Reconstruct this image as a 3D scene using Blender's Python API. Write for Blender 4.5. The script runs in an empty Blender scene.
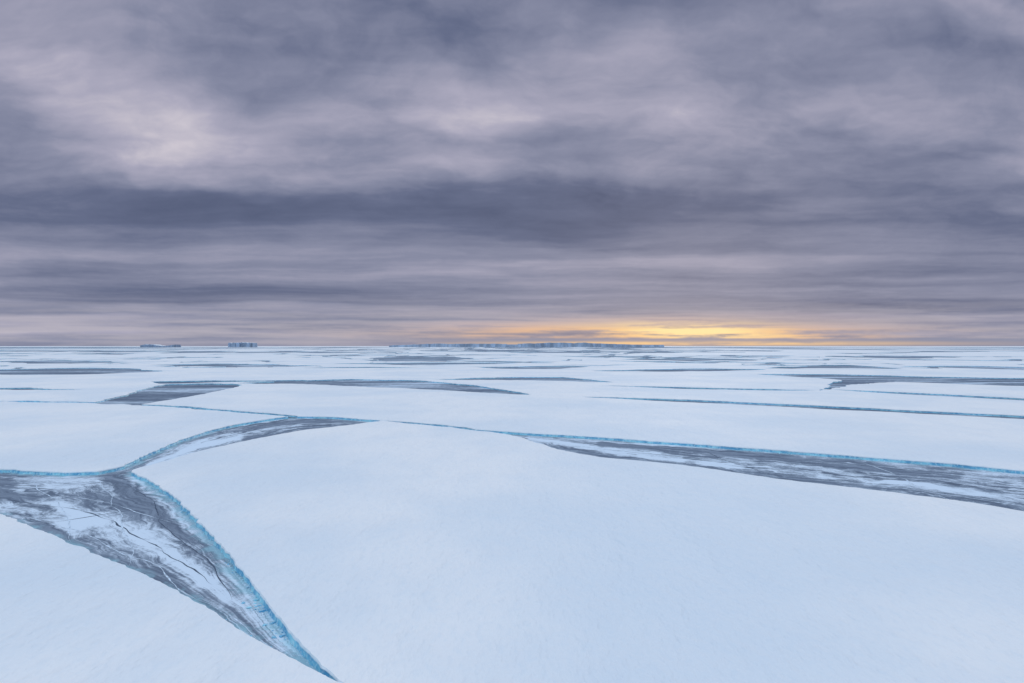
import bpy, bmesh, math, random, time
import numpy as np
from mathutils import Vector, noise
from mathutils.geometry import delaunay_2d_cdt
from mathutils.kdtree import KDTree
random.seed(7); np.random.seed(7)
T0 = time.time()
S = bpy.context.scene
H = 15.0; F = 683.0; PITCH = math.atan(4.5/F)
cp, sp = math.cos(PITCH), math.sin(PITCH)

# ---------- survey helper: sight line -> point on the flat sea-ice plane (metres)
def ground(x, y):
    dx, dy, dz = (x-512.0), F, -(y-341.5)
    Y = dy*cp - dz*sp; Z = dy*sp + dz*cp
    t = H/(-Z)
    return (dx*t, Y*t)
def azel(x, y):
    dx, dy, dz = (x-512.0), F, -(y-341.5)
    Y = dy*cp - dz*sp; Z = dy*sp + dz*cp
    return math.atan2(dx, Y), math.atan2(Z, math.hypot(dx, Y))

class NT:
    def __init__(s, tree): s.t = tree; s.n = tree.nodes; s.l = tree.links
    def new(s, ty, **k):
        n = s.n.new(ty)
        for a, b in k.items(): setattr(n, a, b)
        return n
    def put(s, sock, v):
        if isinstance(v, bpy.types.NodeSocket): s.l.new(v, sock)
        elif v is not None: sock.default_value = v
    def m(s, op, a, b=None, c=None, clamp=False):
        n = s.new('ShaderNodeMath', operation=op, use_clamp=clamp)
        s.put(n.inputs[0], a)
        if b is not None: s.put(n.inputs[1], b)
        if c is not None: s.put(n.inputs[2], c)
        return n.outputs[0]
    def add(s, a, b): return s.m('ADD', a, b)
    def mul(s, a, b): return s.m('MULTIPLY', a, b)
    def ss(s, v, a, b, o0=0.0, o1=1.0):
        n = s.new('ShaderNodeMapRange', interpolation_type='SMOOTHSTEP')
        s.put(n.inputs[0], v); n.inputs[1].default_value = a; n.inputs[2].default_value = b
        n.inputs[3].default_value = o0; n.inputs[4].default_value = o1
        return n.outputs[0]
    def xyz(s, x, y, z=0.0):
        n = s.new('ShaderNodeCombineXYZ')
        for i, v in enumerate((x, y, z)): s.put(n.inputs[i], v)
        return n.outputs[0]
    def noise(s, vec, scale, detail=4, rough=0.5, dist=0.0):
        n = s.new('ShaderNodeTexNoise'); n.noise_dimensions = '2D'; s.put(n.inputs['Vector'], vec)
        n.inputs['Scale'].default_value = scale; n.inputs['Detail'].default_value = detail
        n.inputs['Roughness'].default_value = rough; n.inputs['Distortion'].default_value = dist
        return n.outputs[0]
    def noise3(s, vec, scale, detail=4, rough=0.5):
        n = s.new('ShaderNodeTexNoise'); s.put(n.inputs['Vector'], vec)
        n.inputs['Scale'].default_value = scale; n.inputs['Detail'].default_value = detail
        n.inputs['Roughness'].default_value = rough
        return n.outputs[0]
    def mix(s, f, a, b, mode='MIX'):
        n = s.new('ShaderNodeMix', data_type='RGBA', blend_type=mode)
        s.put(n.inputs[0], f)
        for i, v in ((6, a), (7, b)):
            if isinstance(v, tuple) and len(v) == 3: v = v+(1,)
            s.put(n.inputs[i], v)
        return n.outputs[2]
    def ramp(s, f, stops):
        n = s.new('ShaderNodeValToRGB'); s.put(n.inputs[0], f)
        e = n.color_ramp.elements
        while len(e) < len(stops): e.new(0.5)
        for i, (p, c) in enumerate(stops):
            e[i].position = p; e[i].color = tuple(c)+(1,)
        return n.outputs[0]
def lin(*c):
    return tuple(((v/255)/12.92 if v/255 <= .04045 else ((v/255+.055)/1.055)**2.4) for v in c)
def material(name):
    m = bpy.data.materials.new(name); m.use_nodes = True
    t = NT(m.node_tree); b = t.n['Principled BSDF']
    return m, t, b

# ---------- materials
def snow_mat():
    m, t, b = material('snow')
    P = t.new('ShaderNodeNewGeometry').outputs['Position']
    sc = t.new('ShaderNodeMapping'); t.put(sc.inputs[0], P); sc.inputs['Scale'].default_value = (1, .4, 1)
    sc.inputs['Rotation'].default_value = (0, 0, .5)
    V = sc.outputs[0]
    big = t.noise(P, .028, 3, .5); mid = t.noise(V, .22, 5, .6); fin = t.noise(V, 2.2, 5, .65)
    c = t.mix(t.ss(big, .28, .68), (.78, .845, .90), (.93, .935, .935))
    c = t.mix(t.mul(t.ss(mid, .42, .72), .22), c, (.71, .80, .88))
    c = t.mix(t.mul(t.ss(fin, .46, .72), .20), c, (.68, .79, .88))
    t.put(b.inputs['Base Color'], c)
    b.inputs['Roughness'].default_value = .8
    b.inputs['Specular IOR Level'].default_value = .1
    b.inputs['Sheen Weight'].default_value = .28; b.inputs['Sheen Roughness'].default_value = .35
    h = t.add(t.mul(mid, .4), t.mul(fin, .05))
    bp = t.new('ShaderNodeBump'); bp.inputs['Strength'].default_value = 1.0; bp.inputs['Distance'].default_value = 1.3
    t.put(bp.inputs['Height'], h); t.put(b.inputs['Normal'], bp.outputs[0])
    return m
def wall_mat(name='ice_edge', block=False):
    m, t, b = material(name)
    P = t.new('ShaderNodeNewGeometry').outputs['Position']
    sep = t.new('ShaderNodeSeparateXYZ'); t.put(sep.inputs[0], P)
    n = t.noise3(P, .9, 4, .6); n2 = t.noise3(P, 4, 3, .5)
    ice = t.mix(t.ss(n, .38, .62), (.13, .43, .66), (.34, .76, .88))
    ice = t.mix(t.mul(t.ss(n2, .50, .70), .6), ice, (.68, .87, .93))
    z = t.add(sep.outputs[2], t.mul(t.add(n, -.5), .18))
    if block: c = t.mix(t.ss(z, -.44, -.25, 0, .85), ice, (.78, .88, .93))
    else: c = t.mix(t.ss(z, -.19, -.11), ice, (.82, .89, .93))
    t.put(b.inputs['Base Color'], c); b.inputs['Roughness'].default_value = .5
    bp = t.new('ShaderNodeBump'); bp.inputs['Strength'].default_value = .5; bp.inputs['Distance'].default_value = .08
    t.put(bp.inputs['Height'], n2); t.put(b.inputs['Normal'], bp.outputs[0])
    return m
def lead_mat():
    m, t, b = material('young_ice')
    uv = t.new('ShaderNodeAttribute', attribute_name='flow').outputs['Vector']
    fr = t.new('ShaderNodeAttribute', attribute_name='frost').outputs['Fac']
    ed = t.new('ShaderNodeAttribute', attribute_name='edge').outputs['Fac']
    P = t.new('ShaderNodeNewGeometry').outputs['Position']
    sep = t.new('ShaderNodeSeparateXYZ'); t.put(sep.inputs[0], uv)
    u, v = sep.outputs[0], sep.outputs[1]
    wob = t.mul(t.add(t.noise(P, .12, 3, .6), -.5), .30)
    v2 = t.add(v, wob)
    s1 = t.noise(t.xyz(t.mul(u, .035), t.mul(v2, 4.5)), 1.0, 7, .60, .4)
    s2 = t.noise(t.xyz(t.add(t.mul(u, .10), 31.0), t.mul(v2, 22.0)), 1.0, 6, .66, .3)
    blob = t.noise(P, .5, 8, .68, .4)
    grain = t.noise(P, 4.5, 5, .7)
    q = t.add(t.add(t.mul(s1, 1.15), t.mul(s2, .70)), t.add(t.mul(blob, .70), t.mul(fr, .42)))
    q = t.add(q, t.mul(t.add(grain, -.5), .35))
    mask = t.ss(q, 1.18, 1.60)
    dark = t.mix(t.ss(t.add(s2, t.mul(t.add(grain, -.5), .3)), .34, .64), (.155, .19, .25), (.26, .31, .385))
    c = t.mix(mask, dark, (.72, .82, .92))
    e = t.ss(t.add(ed, t.mul(t.add(blob, -.5), 3.4)), .0, 1.2, 1, 0)
    c = t.mix(t.mul(e, .55), c, (.42, .73, .82))
    t.put(b.inputs['Base Color'], c)
    b.inputs['Roughness'].default_value = .9
    b.inputs['Specular IOR Level'].default_value = 0.0
    bp = t.new('ShaderNodeBump'); bp.inputs['Strength'].default_value = .3; bp.inputs['Distance'].default_value = .04
    t.put(bp.inputs['Height'], q); t.put(b.inputs['Normal'], bp.outputs[0])
    return m
def sea_mat():
    m, t, b = material('far_young_ice')
    P = t.new('ShaderNodeNewGeometry').outputs['Position']
    mp = t.new('ShaderNodeMapping'); t.put(mp.inputs[0], P); mp.inputs['Scale'].default_value = (.25, 1, 1)
    n = t.noise(mp.outputs[0], .05, 8, .68, .4); g = t.noise(P, .5, 5, .65)
    q = t.add(n, t.mul(t.add(g, -.5), .25))
    c = t.ramp(q, [(.38, (.15, .185, .245)), (.50, (.235, .28, .35)), (.62, (.55, .64, .74))])
    t.put(b.inputs['Base Color'], c); b.inputs['Roughness'].default_value = .9
    b.inputs['Specular IOR Level'].default_value = 0.0
    return m
def plain(name, col, sc=2.0):
    m, t, b = material(name)
    P = t.new('ShaderNodeNewGeometry').outputs['Position']
    n = t.noise(P, sc, 4, .6)
    t.put(b.inputs['Base Color'], t.mix(t.ss(n, .35, .65), tuple(c*.75 for c in col), tuple(min(1, c*1.2) for c in col)))
    b.inputs['Roughness'].default_value = .9; b.inputs['Specular IOR Level'].default_value = .0
    return m
SNOW, WALL, LEAD, SEA = snow_mat(), wall_mat(), lead_mat(), sea_mat()
BERG = plain('glacier_ice', (.34, .43, .55), .012)
BLOCK = wall_mat('broken_ice', True)
CRK = plain('wet_crack', (.11, .14, .19)); RIM = plain('frosted_crack', (.60, .70, .80))

# ---------- leads (cracks between floes): outlines
A_top = [(-60,467),(0,469),(60,471.5),(100,470.5),(122,465.5),(150,452),(180,439.5),(215,428.5),(250,421.5),(290,416),(335,416.5),(378,420)]
A_mid = [(378,421.3),(340,426),(300,430.5),(265,437),(230,444),(195,452),(165,461),(138,468),(131,471.5)]
A_right = [(150,480),(175,497),(200,521),(228,552),(260,592),(290,630),(318,661),(345,684)]
A_low = [(318,672),(290,657),(250,636),(210,609),(160,582),(110,560),(60,538),(20,522),(0,514),(-60,494)]
R_top = [(478,429.5),(530,432.5),(600,437),(700,444),(780,450),(860,456),(950,463),(1024,470.5),(1090,477)]
R_low = [(1090,522),(1024,511),(960,501),(900,493),(850,487),(780,479),(740,473),(700,467),(650,461.5),(600,457),(560,449.5),(530,440.5),(510,434.5)]
leads = [
 A_top+A_mid+A_right+A_low, R_top+R_low,
 [(374,420),(410,421.8),(445,424.5),(482,429.5),(515,433),(480,430.8),(440,426),(405,423)],
 [(92,402.5),(122,395.5),(150,387),(168,384),(205,383.2),(242,384),(232,388),(200,394.5),(165,400.5),(140,404),(110,404)],
 [(108,403.3),(160,404.5),(220,409),(290,414.8),(300,416.5),(285,416.2),(220,411),(160,406.3)],
 [(-60,399),(0,400.3),(50,401),(95,402),(95,403),(50,402.3),(-60,401)],
 [(238,383),(300,380.5),(350,379),(420,380.5),(475,385),(532,394.5),(480,392.5),(420,389),(350,386),(300,384.2)],
 [(150,381.5),(220,380.5),(300,380),(300,381),(220,382.3),(165,383.4)],
 [(430,379.3),(500,377.3),(560,377),(614,382),(560,381),(500,380)],
 [(-60,371),(60,368),(130,368.3),(165,371),(100,374),(30,375),(-60,374)],
 [(-60,386),(80,389),(60,390),(-60,389)],
 [(580,396.5),(650,398),(750,402),(850,407),(950,412),(1090,418.6),(1090,422.5),(950,415.2),(850,410.2),(750,405),(660,401)],
 [(755,374),(820,374),(870,375),(960,377),(1090,379),(1090,387),(1000,385.5),(900,382),(850,385),(820,390.5),(832,383),(842,380),(800,377)],
 [(820,388.8),(900,392),(1000,397),(1090,402),(1090,404.2),(1000,399),(900,394)],
 [(765,368.4),(800,366),(850,365),(905,369),(850,368)],
 [(900,366.3),(980,366),(1080,369),(1080,371.5),(980,368.5)],
 [(365,358.2),(420,356),(475,358),(440,361.5),(390,361)],
 [(478,367.5),(530,366),(592,366.3),(560,368.5),(510,369)],
 [(330,363.6),(420,362.5),(520,363),(430,365)],
 [(590,371),(680,368.6),(770,369.3),(680,371.3)],
 [(-30,361.8),(60,360.5),(130,362),(60,363.6)],
 [(150,365),(230,363.6),(320,366),(230,366.8)],
 [(620,359.2),(690,358),(770,360),(690,361)],
 [(600,385.5),(700,387.5),(800,389.5),(815,390.5),(700,389.4)],
 [(820,356.5),(900,355.6),(1000,357),(900,358.2)],
]
def catmull(pts, n=6):
    N = len(pts); out = []
    for i in range(N):
        p0, p1, p2, p3 = [np.array(pts[(i+k-1) % N]) for k in range(4)]
        for k in range(n):
            s = k/n
            q = .5*((2*p1)+(-p0+p2)*s+(2*p0-5*p1+4*p2-p3)*s*s+(-p0+3*p1-3*p2+p3)*s**3)
            out.append(tuple(.5*q + .5*(p1*(1-s)+p2*s)))
    return out
def roughen(w, k=1.0):
    out = []
    N = len(w)
    for i in range(N):
        a = np.array(w[i]); b = np.array(w[(i+1) % N])
        L = np.hypot(*(b-a)); d = max(20, np.hypot(*((a+b)/2)))
        step = max(.16, d*.0042) if d < 400 else d*.012
        n = max(1, min(60, int(L/step)))
        for j in range(n):
            p = a+(b-a)*j/n
            d = max(20, np.hypot(*p)); lx, ly = p[0]/d, math.log(d)
            v1 = noise.noise_vector(Vector((lx*14, ly*40, 1.3))); v2 = noise.noise_vector(Vector((lx*60, ly*160, 5.3)))
            v3 = noise.noise_vector(Vector((p[0]*1.2, p[1]*1.2, .3)))
            px = d*d/(H*F)
            ay = .5*px*k; ax = d/F*3*k
            c = min(.18, ay)
            out.append((p[0]+ax*(.6*v1.x+.3*v2.x)+c*v3.x, p[1]+ay*(.9*v1.y+.4*v2.y)+c*v3.y))
    return out
loops = [roughen([ground(*p) for p in catmull(L)]) for L in leads]
for i in range(230):
    d = math.exp(random.uniform(math.log(480), math.log(9000)))
    px = d*d/(H*F)
    cx = random.uniform(-1.0, 1.0)*d; ln = d*random.uniform(.04, .24)*(1.3 if d > 1500 else .8)
    wd = px*random.uniform(.3, .9)*(1.0 if d < 2500 else .6)
    tilt = random.uniform(-.6, .6)*px*2
    top = []; bot = []
    K = 10
    for k in range(K+1):
        s = k/K; e = math.sin(math.pi*s)**.7 if 0 < s < 1 else 0
        yy = d + tilt*(s-.5) + noise.noise(Vector((i*3.1, s*3, 0)))*px*1.5
        x = cx+(s-.5)*ln
        top.append((x, yy+wd*e*.5+.02*px)); bot.append((x, yy-wd*e*.5-.02*px))
    loops.append(roughen(top+bot[::-1], .4))

# ---------- triangulate the snow-covered floes around the leads
verts = []; edges = []
for L in loops:
    s = len(verts); n = len(L)
    verts += [Vector(p) for p in L]; edges += [(s+i, s+(i+1) % n) for i in range(n)]
s = len(verts)
outer = [(-60000, -3000), (60000, -3000), (60000, 60000), (-60000, 60000)]
verts += [Vector(p) for p in outer]; edges += [(s+i, s+(i+1) % 4) for i in range(4)]
res = delaunay_2d_cdt(verts, edges, [], 0, 1e-3)
V = np.array([tuple(v) for v in res[0]]); T = np.array([tuple(f) for f in res[2]])
C = V[T].mean(axis=1)
def inside(P, L):
    L = np.array(L); r = np.zeros(len(P), bool)
    mn, mx = L.min(0), L.max(0)
    idx = np.where((P[:, 0] >= mn[0]) & (P[:, 0] <= mx[0]) & (P[:, 1] >= mn[1]) & (P[:, 1] <= mx[1]))[0]
    if len(idx) == 0: return r
    Q = P[idx]; c = np.zeros(len(Q), bool)
    for i in range(len(L)):
        (x1, y1), (x2, y2) = L[i], L[(i+1) % len(L)]
        if y1 == y2: continue
        k = ((y1 > Q[:, 1]) != (y2 > Q[:, 1])) & (Q[:, 0] < (x2-x1)*(Q[:, 1]-y1)/(y2-y1)+x1)
        c ^= k
    r[idx] = c; return r
hole = np.zeros(len(C), bool)
for L in loops: hole |= inside(C, L)
keep = T[~hole]
cnt = {}
for f in keep:
    for a, b in ((f[0], f[1]), (f[1], f[2]), (f[2], f[0])):
        cnt.setdefault((min(a, b), max(a, b)), []).append((a, b))
bedges = [v[0] for k, v in cnt.items() if len(v) == 1 and max(abs(V[k[0]]).max(), abs(V[k[1]]).max()) < 59000]
out = {}
for a, b in bedges:
    d = V[b]-V[a]; n = np.array((d[1], -d[0])); n /= (np.hypot(*n)+1e-9)
    out[a] = out.get(a, 0)+n; out[b] = out.get(b, 0)+n
mv = [(x, y, 0.0) for x, y in V]; mf = [tuple(f) for f in keep]; mi = [0]*len(mf)
ring = {}
ZB = -.53
for a, n in out.items():
    n = n/(np.hypot(*n)+1e-6); x, y = V[a]
    r1 = noise.noise(Vector((x*1.7, y*1.7, 2))); r2 = noise.noise(Vector((x*.8, y*.8, 9)))
    o1 = .04+.04*r1; o2 = .02 + .08*r2; o3 = .06+.10*abs(r1)+.08*r2
    ids = []
    for o, z in ((o1, -.09+.03*r2), (o2, -.24+.06*r1), (o3, ZB)):
        ids.append(len(mv)); mv.append((x+n[0]*o, y+n[1]*o, z))
    ring[a] = ids
for a, b in bedges:
    ra = [a]+ring[a]; rb = [b]+ring[b]
    for k in range(3):
        mf.append((rb[k], ra[k], ra[k+1], rb[k+1])); mi.append(1)
me = bpy.data.meshes.new('snow_covered_sea_ice'); me.from_pydata(mv, [], mf)
me.materials.append(SNOW); me.materials.append(WALL); me.polygons.foreach_set('material_index', mi); me.update()
ob = bpy.data.objects.new('snow_covered_sea_ice', me); S.collection.objects.link(ob)
print('floes', len(keep), len(bedges), time.time()-T0)

ZL = -.46
me = bpy.data.meshes.new('frozen_sea')
me.from_pydata([(-60000, -3000, ZL-.01), (60000, -3000, ZL-.01), (60000, 60000, ZL-.01), (-60000, 60000, ZL-.01)], [], [(0, 1, 2, 3)])
me.materials.append(SEA); ob = bpy.data.objects.new('frozen_sea', me); S.collection.objects.link(ob)

# ---------- refrozen leads close by, with flow-aligned frost
def kd(pts):
    k = KDTree(len(pts))
    for i, p in enumerate(pts): k.insert((p[0], p[1], 0), i)
    k.balance(); return k
def bank(pxs):
    out = []
    for i in range(len(pxs)-1):
        a, b = ground(*pxs[i]), ground(*pxs[i+1])
        n = max(2, int(math.hypot(a[0]-b[0], a[1]-b[1])/.5))
        out += [(a[0]+(b[0]-a[0])*j/n, a[1]+(b[1]-a[1])*j/n) for j in range(n+1)]
    return out
def lead_patch(name, loop, flowfn, strokes, step, xlim):
    L = np.array(loop); mn, mx = L.min(0)-1, L.max(0)+1
    mn[0] = max(mn[0], xlim[0]); mx[0] = min(mx[0], xlim[1])
    nx = int((mx[0]-mn[0])/step); ny = int((mx[1]-mn[1])/step)
    gx, gy = np.meshgrid(mn[0]+np.arange(nx)*step, mn[1]+np.arange(ny)*step)
    P = np.stack([gx.ravel(), gy.ravel()], 1); ins = inside(P, loop).reshape(ny, nx)
    d = ins.copy()
    for _ in range(max(2, int(.7/step))):
        e = d.copy(); e[1:] |= d[:-1]; e[:-1] |= d[1:]; e[:, 1:] |= d[:, :-1]; e[:, :-1] |= d[:, 1:]; d = e
    J, I = np.where(d)
    X, Y = gx[J, I], gy[J, I]; idx = -np.ones((ny, nx), int); idx[J, I] = np.arange(len(J))
    vs = np.stack([X, Y, np.full(len(X), ZL)], 1)
    K = kd(loop)
    fl = [flowfn(x, y) for x, y in zip(X, Y)]
    ed = [K.find((x, y, 0))[2] if k else 0.0 for x, y, k in zip(X, Y, ins[J, I])]
    Y2 = Y*cp - H*sp; Z2 = -Y*sp - H*cp
    qx = 512+X/Y2*F; qy = 341.5-Z2/Y2*F; fr = np.zeros(len(X))
    for pts, r, s in strokes:
        dm = np.full(len(X), 1e9)
        for (ax, ay), (bx, by) in zip(pts[:-1], pts[1:]):
            tt = np.clip(((qx-ax)*(bx-ax)+(qy-ay)*(by-ay))/((bx-ax)**2+(by-ay)**2), 0, 1)
            dm = np.minimum(dm, np.hypot(qx-ax-(bx-ax)*tt, qy-ay-(by-ay)*tt))
        fr += s*np.exp(-(dm/r)**2)
    c = (idx[:-1, :-1] >= 0) & (idx[1:, :-1] >= 0) & (idx[:-1, 1:] >= 0) & (idx[1:, 1:] >= 0)
    j, i = np.where(c)
    fs = np.stack([idx[j, i], idx[j, i+1], idx[j+1, i+1], idx[j+1, i]], 1)
    me = bpy.data.meshes.new(name); me.from_pydata(vs.tolist(), [], fs.tolist())
    a = me.attributes.new('flow', 'FLOAT_VECTOR', 'POINT'); a.data.foreach_set('vector', np.array([(u, v, 0) for u, v in fl]).ravel())
    a = me.attributes.new('frost', 'FLOAT', 'POINT'); a.data.foreach_set('value', fr)
    a = me.attributes.new('edge', 'FLOAT', 'POINT'); a.data.foreach_set('value', ed)
    me.materials.append(LEAD); o = bpy.data.objects.new(name, me); S.collection.objects.link(o)
    print(name, len(vs), time.time()-T0)
    return o
kA, kM, kC = kd(bank(A_top)), kd(bank(A_mid)), kd(bank(A_low))
kB = kd(bank([(131, 471.5)]+A_right))
ny_ = ground(127, 468.5)[1]
def flowA(x, y):
    p = (x, y, 0)
    if y > ny_: a, b = kA.find(p)[2], kM.find(p)[2]
    else: a, b = min(kA.find(p)[2], kB.find(p)[2]), kC.find(p)[2]
    return (x*.76-y*.65, a/(a+b+.01))
kR1, kR2 = kd(bank(R_top)), kd(bank(R_low))
def flowR(x, y):
    p = (x, y, 0); a, b = kR1.find(p)[2], kR2.find(p)[2]
    return (x*.8-y*.6+200, a/(a+b+.01))
strokesA = [
 ([(20,482),(70,478),(110,484)], 7, .7), ([(60,500),(110,520),(160,545),(200,575)], 9, .9),
 ([(0,500),(40,508),(75,522)], 6, .6), ([(135,478),(170,505),(200,535)], 6, .5),
 ([(150,520),(180,545),(225,590)], 7, .45), ([(215,575),(245,600),(285,640)], 12, .5),
 ([(110,478),(135,492),(160,515)], 8, -.7), ([(0,488),(50,494),(90,505)], 5, -.5),
 ([(40,522),(110,552),(190,590)], 6, -.7), ([(180,530),(215,565),(235,590)], 6, -.6),
 ([(0,478),(40,484)], 5, -.4),
 ([(150,462),(200,444),(240,436)], 3.5, .9), ([(180,446),(230,432),(300,424)], 3, .4), ([(250,430),(330,420)], 2.5, -.2)]
strokesR = [
 ([(530,436),(600,446),(680,456)], 4, .7), ([(700,458),(800,462),(900,478),(1024,490)], 4, .5),
 ([(760,456),(860,462),(960,472)], 4, -.5), ([(600,441),(700,450),(760,455)], 2.5, -.5),
 ([(820,474),(900,486),(1024,502)], 4, .3), ([(900,466),(1024,480)], 4, .35), ([(640,452),(740,464)], 3, .4)]
leadA = lead_patch('refrozen_lead', loops[0], flowA, strokesA, .25, (-85, 10))
leadR = lead_patch('refrozen_lead', loops[1], flowR, strokesR, .28, (-20, 80))

# hairline cracks in the young ice (thin ribbons lying 4 mm and more above it), parts of each lead
def crack(parent, pxs, wd, mat, z):
    B = bank(pxs); vs = []; fs = []
    for i, p in enumerate(B):
        a = np.array(B[max(0, i-1)]); b = np.array(B[min(len(B)-1, i+1)]); d = b-a; d = d/(np.hypot(*d)+1e-9)
        n = np.array((-d[1], d[0])); q = np.array(p)
        j = noise.noise(Vector((q[0]*.12, q[1]*.12, z*900)))*.8+noise.noise(Vector((q[0]*.7, q[1]*.7, z*900)))*.15
        q = q+n*j
        end = min(1, min(i, len(B)-1-i)/8)
        w = wd*max(.12, .6+1.1*noise.noise(Vector((q[0]*.4, q[1]*.4, 7))))*end
        vs += [(q[0]+n[0]*w/2, q[1]+n[1]*w/2, z), (q[0]-n[0]*w/2, q[1]-n[1]*w/2, z)]
    for i in range(len(B)-1):
        if np.hypot(*(np.array(B[i+1])-B[i])) < 1e-4: continue
        fs.append((2*i, 2*i+1, 2*i+3, 2*i+2))
    me = bpy.data.meshes.new('crack'); me.from_pydata(vs, [], fs); me.materials.append(mat)
    o = bpy.data.objects.new('crack', me); S.collection.objects.link(o); o.parent = parent
z = ZL+.004
for pts, wd, mt in [
  ([(22,521),(70,515),(120,507),(172,502)], .16, CRK), ([(-20,493),(60,503),(110,516),(160,538),(214,578)], .15, CRK),
  ([(128,478),(160,508),(200,550),(236,594)], .11, CRK), ([(60,490),(120,499),(178,520)], .14, RIM),
  ([(6,508),(80,524),(150,556),(215,600),(262,634)], .14, RIM), ([(208,545),(160,558),(120,560)], .12, RIM),
  ([(95,474),(120,505),(132,560)], .12, RIM), ([(0,483),(60,485),(110,480),(150,485)], .14, CRK), ([(30,476),(60,500),(75,538)], .12, RIM)]:
    z += .001; crack(leadA, pts, wd, mt, z)
z = ZL+.004
for pts, wd, mt in [
  ([(600,446),(720,457),(820,466),(920,477),(1060,492)], .28, CRK), ([(700,463),(800,471),(900,484),(1060,506)], .34, RIM),
  ([(560,441),(660,453),(760,461),(860,470),(960,476)], .34, RIM), ([(780,456),(880,463),(1060,482)], .3, RIM),
  ([(860,458),(900,474),(960,498)], .2, RIM), ([(700,447),(730,458),(790,476)], .2, CRK)]:
    z += .001; crack(leadR, pts, wd, mt, z)

# ---------- broken ice blocks along the banks
def hull_block(bm, c, s):
    pts = []
    ax = random.uniform(0, 6.28); tl = random.uniform(-.35, .35)
    for i in range(9):
        p = Vector((random.uniform(-1, 1)*s, random.uniform(-.7, .7)*s, random.uniform(-.35, .35)*s))
        p = Vector((p.x, p.y*math.cos(tl)-p.z*math.sin(tl), p.y*math.sin(tl)+p.z*math.cos(tl)))
        p = Vector((p.x*math.cos(ax)-p.y*math.sin(ax), p.x*math.sin(ax)+p.y*math.cos(ax), p.z))
        pts.append(bm.verts.new(p+c))
    bmesh.ops.convex_hull(bm, input=pts)
BV = []; BF = []
def scatter(pxs, n, smin, smax, spread, side):
    B = bank(pxs)
    for _ in range(n):
        i = random.randrange(len(B)-1); a, b = np.array(B[i]), np.array(B[i+1])
        d = b-a
        if np.hypot(*d) < 1e-6: continue
        d = d/np.hypot(*d); nrm = np.array((-d[1], d[0]))*side
        if noise.noise(Vector((a[0]*.35, a[1]*.35, 4))) < -.02: continue
        p = a+nrm*(abs(random.gauss(0, spread))+.1)
        s = random.uniform(smin, smax)*random.choice((.5, .7, 1))
        b2 = bmesh.new(); hull_block(b2, Vector((p[0], p[1], ZL+s*.12)), s)
        dead = [v for v in b2.verts if not v.link_faces]
        bmesh.ops.delete(b2, geom=dead, context='VERTS')
        o = len(BV); b2.verts.index_update()
        BV.extend([tuple(v.co) for v in b2.verts]); BF.extend([tuple(o+v.index for v in f.verts) for f in b2.faces]); b2.free()
scatter(A_right, 130, .06, .22, .20, -1)
scatter(A_right[-4:], 90, .08, .26, .35, -1)
scatter(A_low[:5], 100, .06, .2, .25, -1)
scatter(A_top[:5], 60, .08, .2, .2, -1)
scatter(A_top[4:], 60, .12, .3, .2, -1)
scatter(R_top, 110, .12, .3, .2, -1)
scatter([(380,420.6),(410,422.3),(445,425.2),(478,429.6)], 120, .25, .65, .9, -1)
me = bpy.data.meshes.new('broken_ice_blocks'); me.from_pydata(BV, [], BF)
me.materials.append(BLOCK); o = bpy.data.objects.new('broken_ice_blocks', me); S.collection.objects.link(o)

# ---------- icebergs on the horizon
def iceberg(cx, dist, width, height, depth, prof, seed):
    N = 60; vs = []; fs = []
    for i in range(N+1):
        s = i/N; x = cx+(s-.5)*width
        h = height*prof(s)*(1+.18*noise.noise(Vector((s*12, seed, 0)))+.10*noise.noise(Vector((s*40, seed, 3))))
        h = max(h, 1.5)
        w = noise.noise(Vector((s*18, seed, 7)))*depth*.18
        y0 = dist+w
        vs += [(x, y0, -1), (x, y0+depth*.03, h*.93), (x, y0+depth*.1, h), (x, y0+depth*.9, h*.97), (x, y0+depth, -1)]
    for i in range(N):
        a = i*5; b = a+5
        for k in range(4): fs.append((a+k, b+k, b+k+1, a+k+1))
    fs.append((0, 1, 2, 3, 4)); a = N*5; fs.append((a+4, a+3, a+2, a+1, a))
    me = bpy.data.meshes.new('iceberg'); me.from_pydata(vs, [], fs)
    me.materials.append(BERG); me.materials.append(SNOW)
    for i, p in enumerate(me.polygons):
        if i < N*4 and i % 4 == 2: p.material_index = 1
    o = bpy.data.objects.new('iceberg', me); S.collection.objects.link(o)
k = 9000/F
iceberg((240-512)*k, 9000, 24*k, 62, 200, lambda s: 1-.25*abs(s-.6), 1)
iceberg((157-512)*k, 9000, 34*k, 34, 200, lambda s: .8+.3*math.sin(s*7), 2)
iceberg((455-512)*k, 9000, 132*k, 50, 500, lambda s: .45+.45*min(1, s*3)*(1 if s < .9 else .6), 3)
iceberg((592-512)*k, 9100, 148*k, 60, 500, lambda s: .75+.25*math.sin(s*5), 4)

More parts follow.
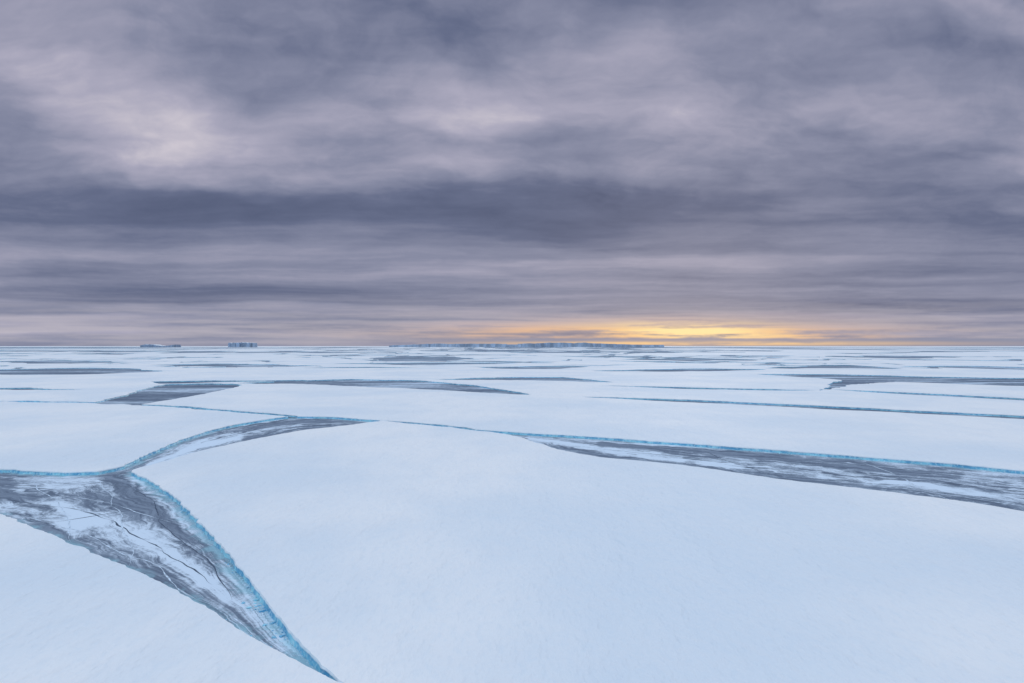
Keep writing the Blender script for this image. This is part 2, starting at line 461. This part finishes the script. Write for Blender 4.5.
# ---------- sky: stratocumulus deck, computed once as a lat-long radiance map, plus Nishita daylight
SUN_AZ, _e = azel(690, 328); SUN_EL_L = math.radians(7)
rng = np.random.RandomState(11)
perm = rng.permutation(256); perm = np.concatenate([perm, perm]); ang = rng.rand(256)*2*np.pi
gxT, gyT = np.cos(ang).astype(np.float32), np.sin(ang).astype(np.float32)
def perlin(x, y, seed=0):
    xi = np.floor(x).astype(np.int64); yi = np.floor(y).astype(np.int64)
    xf = (x-xi).astype(np.float32); yf = (y-yi).astype(np.float32)
    u = xf*xf*xf*(xf*(xf*6-15)+10); v = yf*yf*yf*(yf*(yf*6-15)+10)
    def g(ix, iy, fx, fy):
        h = perm[(perm[(ix+seed*17) & 255]+iy+seed*5) & 255]
        return gxT[h]*fx+gyT[h]*fy
    a = g(xi, yi, xf, yf); b = g(xi+1, yi, xf-1, yf); c = g(xi, yi+1, xf, yf-1); d = g(xi+1, yi+1, xf-1, yf-1)
    return (a*(1-u)+b*u)*(1-v)+(c*(1-u)+d*u)*v
def fbm(x, y, oct=6, gain=.5, seed=0):
    s = 0; a = 1.0; n = 0
    for i in range(oct):
        s = s + a*perlin(x*2.02**i+i*7.3, y*2.02**i-i*3.1, seed+i); n += a; a *= gain
    return s/n*1.6
def sst(x, a, b):
    t_ = np.clip((x-a)/(b-a), 0, 1); return t_*t_*(3-2*t_)
def mixc(c, col, f): return c*(1-f[..., None])+np.array(col, np.float32)*f[..., None]
def sky_rgb(az, el):
    e0_ = np.maximum(el, 0)
    # cloud streets run east-west: parallel bands on a flat deck
    ca = np.maximum(np.cos(az), .38)
    e = np.arctan(np.tan(np.minimum(e0_, 1.5))/ca)
    tx = np.clip(np.sin(az)/ca, -2.4, 2.4)
    tx = np.where(np.abs(az) > 1.2, np.sign(az)*2.4+az-np.sign(az)*1.2, tx)
    v = np.log(e+.11)
    n1 = fbm(tx*1.3, v*1.6, 5, .5, 1)
    w1 = fbm(tx*2.5+5, v*2.4, 5, .55, 2); w2 = fbm(tx*2.5+9, v*2.4+4, 5, .55, 3)
    n2 = fbm(tx*2.8+w1*.4, v*4.2+w2*.4, 8, .54, 4)
    puff = fbm(tx*7+w2*1.2, v*9+w1*1.2, 7, .60, 5)
    st = fbm(tx*1.6+w1*.3, v*11+w2*.6, 8, .60, 6)
    st2 = fbm(tx*5, e*140+w1*.5, 7, .58, 7)
    A = tx+.09*w1+.03*n2; E = e+(.01+.18*e)*w2*.7+(.003+.05*e)*n2
    def g(x, y, rx, ry, k, A=A, E=E):
        a0 = (x-512)/F; e0 = math.atan((346-y)/F)
        return k*np.exp(-(((A-a0)*F/rx)**2+((E-e0)*F/ry)**2))
    hi = sst(e, .05, .28)
    L = .455+.18*n1+.31*n2*(.4+.6*hi)+.16*puff*(.3+.7*hi)+.32*st*(1-.70*hi)
    for q in [(165,138,110,32,.52),(60,50,150,60,.24),(320,45,130,50,-.22),(450,105,110,36,.32),(600,75,150,55,.18),
              (890,115,220,34,.32),(970,55,90,36,-.10),(760,35,110,45,-.05),(230,208,360,24,-.26),(560,210,210,26,-.16),(880,220,240,32,-.16),
              (60,326,260,14,.22),(480,172,130,16,.10),(620,262,330,9,.12),(140,285,260,12,-.08),(800,300,300,8,-.08),(0,140,50,60,-.08),(420,314,260,10,.14),(200,255,300,6,.08),(900,322,200,8,.10)]:
        L = L+g(*q)
    L = np.clip(L, 0, 1.1)
    xs = [0, .25, .5, .75, 1, 1.1]; cs = [lin(80,89,117), lin(101,109,137), lin(135,139,163), lin(170,168,188), lin(210,203,212), lin(222,214,218)]
    c = np.stack([np.interp(L, xs, [q[i] for q in cs]) for i in range(3)], -1)
    lo = sst(.085-e, 0, .07)*sst(st2, -.45, .35)
    c = mixc(c, lin(188,182,190), lo*.55)
    sA = tx+.10*st; sE = e+.0040*st2
    gm = sst(st2, -.30, .20)
    c = mixc(c, lin(216,184,168), np.clip(g(655, 327, 220, 13, .52, sA, sE), 0, 1)*sst(st, -.6, .3))
    c = mixc(c, lin(252,194,132), np.clip(g(665, 333, 165, 6.5, 1.25, sA, sE), 0, 1)*gm)
    c = mixc(c, lin(255,228,168), np.clip(g(692, 331, 72, 7.5, 1.3, sA, sE), 0, 1)*sst(st2, -.40, .12))
    # low far cloud bank with a bright slit beneath
    be = e+.0022*st2+.0012*perlin(tx*40, tx*0+3.3, 3)
    bf = sst(.0125-be, 0, .0022)*(.25+.65*sst(tx+.1*st, -.14, .02))
    c = mixc(c, lin(136,142,166), bf)
    c = mixc(c, lin(255,210,146), np.clip(g(700, 343.4, 200, 2.0, 1.0, tx, e), 0, 1)*sst(st2, -.6, .2))
    # unseen sky overhead and behind the viewer: boosted and bluer, to light the snow
    dz = np.sin(el); dy = np.cos(el)*np.cos(az)
    br = np.maximum(sst(dz, .50, .85), .8*sst(-dy, -.25, .6)*sst(dz, -.02, .25))
    bc = np.array((.66, .84, 1.09))*(1-sst(n2, -.5, .5))[..., None]+np.array((.95, 1.07, 1.24))*sst(n2, -.5, .5)[..., None]
    return c*(1-br[..., None])+bc*br[..., None]
W_, H_ = 4096, 2048
def grid(x0, x1, y0, y1, st):
    xs = np.arange(x0, x1, st)+st/2; ys = np.arange(y0, y1, st)+st/2
    az = ((xs/W_-.25)*2*np.pi+np.pi) % (2*np.pi)-np.pi; el = (ys/H_-.5)*np.pi
    return np.meshgrid(az, el)
img_px = np.ones((H_, W_, 4), np.float32)
a_, e_ = grid(0, W_, 0, H_, 8)
img_px[..., :3] = np.repeat(np.repeat(sky_rgb(a_, e_), 8, 0), 8, 1)
x0, x1, y0, y1 = 256, 1792, 1000, 1600
a_, e_ = grid(x0, x1, y0, y1, 1)
img_px[y0:y1, x0:x1, :3] = sky_rgb(a_, e_)
img = bpy.data.images.new('overcast_sky_radiance', W_, H_, alpha=False, float_buffer=True)
img.colorspace_settings.name = 'Linear Rec.709'
img.pixels.foreach_set(img_px.ravel()); img.update(); img.pack()
print('sky', time.time()-T0)
w = bpy.data.worlds.new('World'); S.world = w; w.use_nodes = True
t = NT(w.node_tree); bg = t.n['Background']
env = t.new('ShaderNodeTexEnvironment'); env.image = img; env.interpolation = 'Linear'
sky = t.new('ShaderNodeTexSky', sky_type='NISHITA'); sky.sun_disc = False
sky.sun_elevation = SUN_EL_L; sky.sun_rotation = SUN_AZ
bg2 = t.new('ShaderNodeBackground'); t.put(bg2.inputs[0], sky.outputs[0]); bg2.inputs[1].default_value = .001
t.put(bg.inputs[0], env.outputs[0]); bg.inputs[1].default_value = 1.0
ad = t.new('ShaderNodeAddShader'); t.put(ad.inputs[0], bg.outputs[0]); t.put(ad.inputs[1], bg2.outputs[0])
t.put(t.n['World Output'].inputs[0], ad.outputs[0])

sun = bpy.data.lights.new('sun', 'SUN'); sun.energy = .5; sun.angle = math.radians(12); sun.color = (1, .92, .84)
so = bpy.data.objects.new('sun', sun); S.collection.objects.link(so)
dirv = Vector((math.sin(SUN_AZ)*math.cos(SUN_EL_L), math.cos(SUN_AZ)*math.cos(SUN_EL_L), math.sin(SUN_EL_L)))
so.rotation_euler = (-dirv).to_track_quat('-Z', 'Y').to_euler()

cam = bpy.data.cameras.new('camera'); cam.sensor_width = 36; cam.lens = 36*F/1024
cam.clip_start = .5; cam.clip_end = 200000
co = bpy.data.objects.new('camera', cam); S.collection.objects.link(co)
co.location = (0, 0, H); co.rotation_euler = (math.pi/2+PITCH, 0, 0); S.camera = co
S.view_settings.view_transform = 'Standard'; S.view_settings.look = 'None'; S.view_settings.exposure = 0
print('done', time.time()-T0)
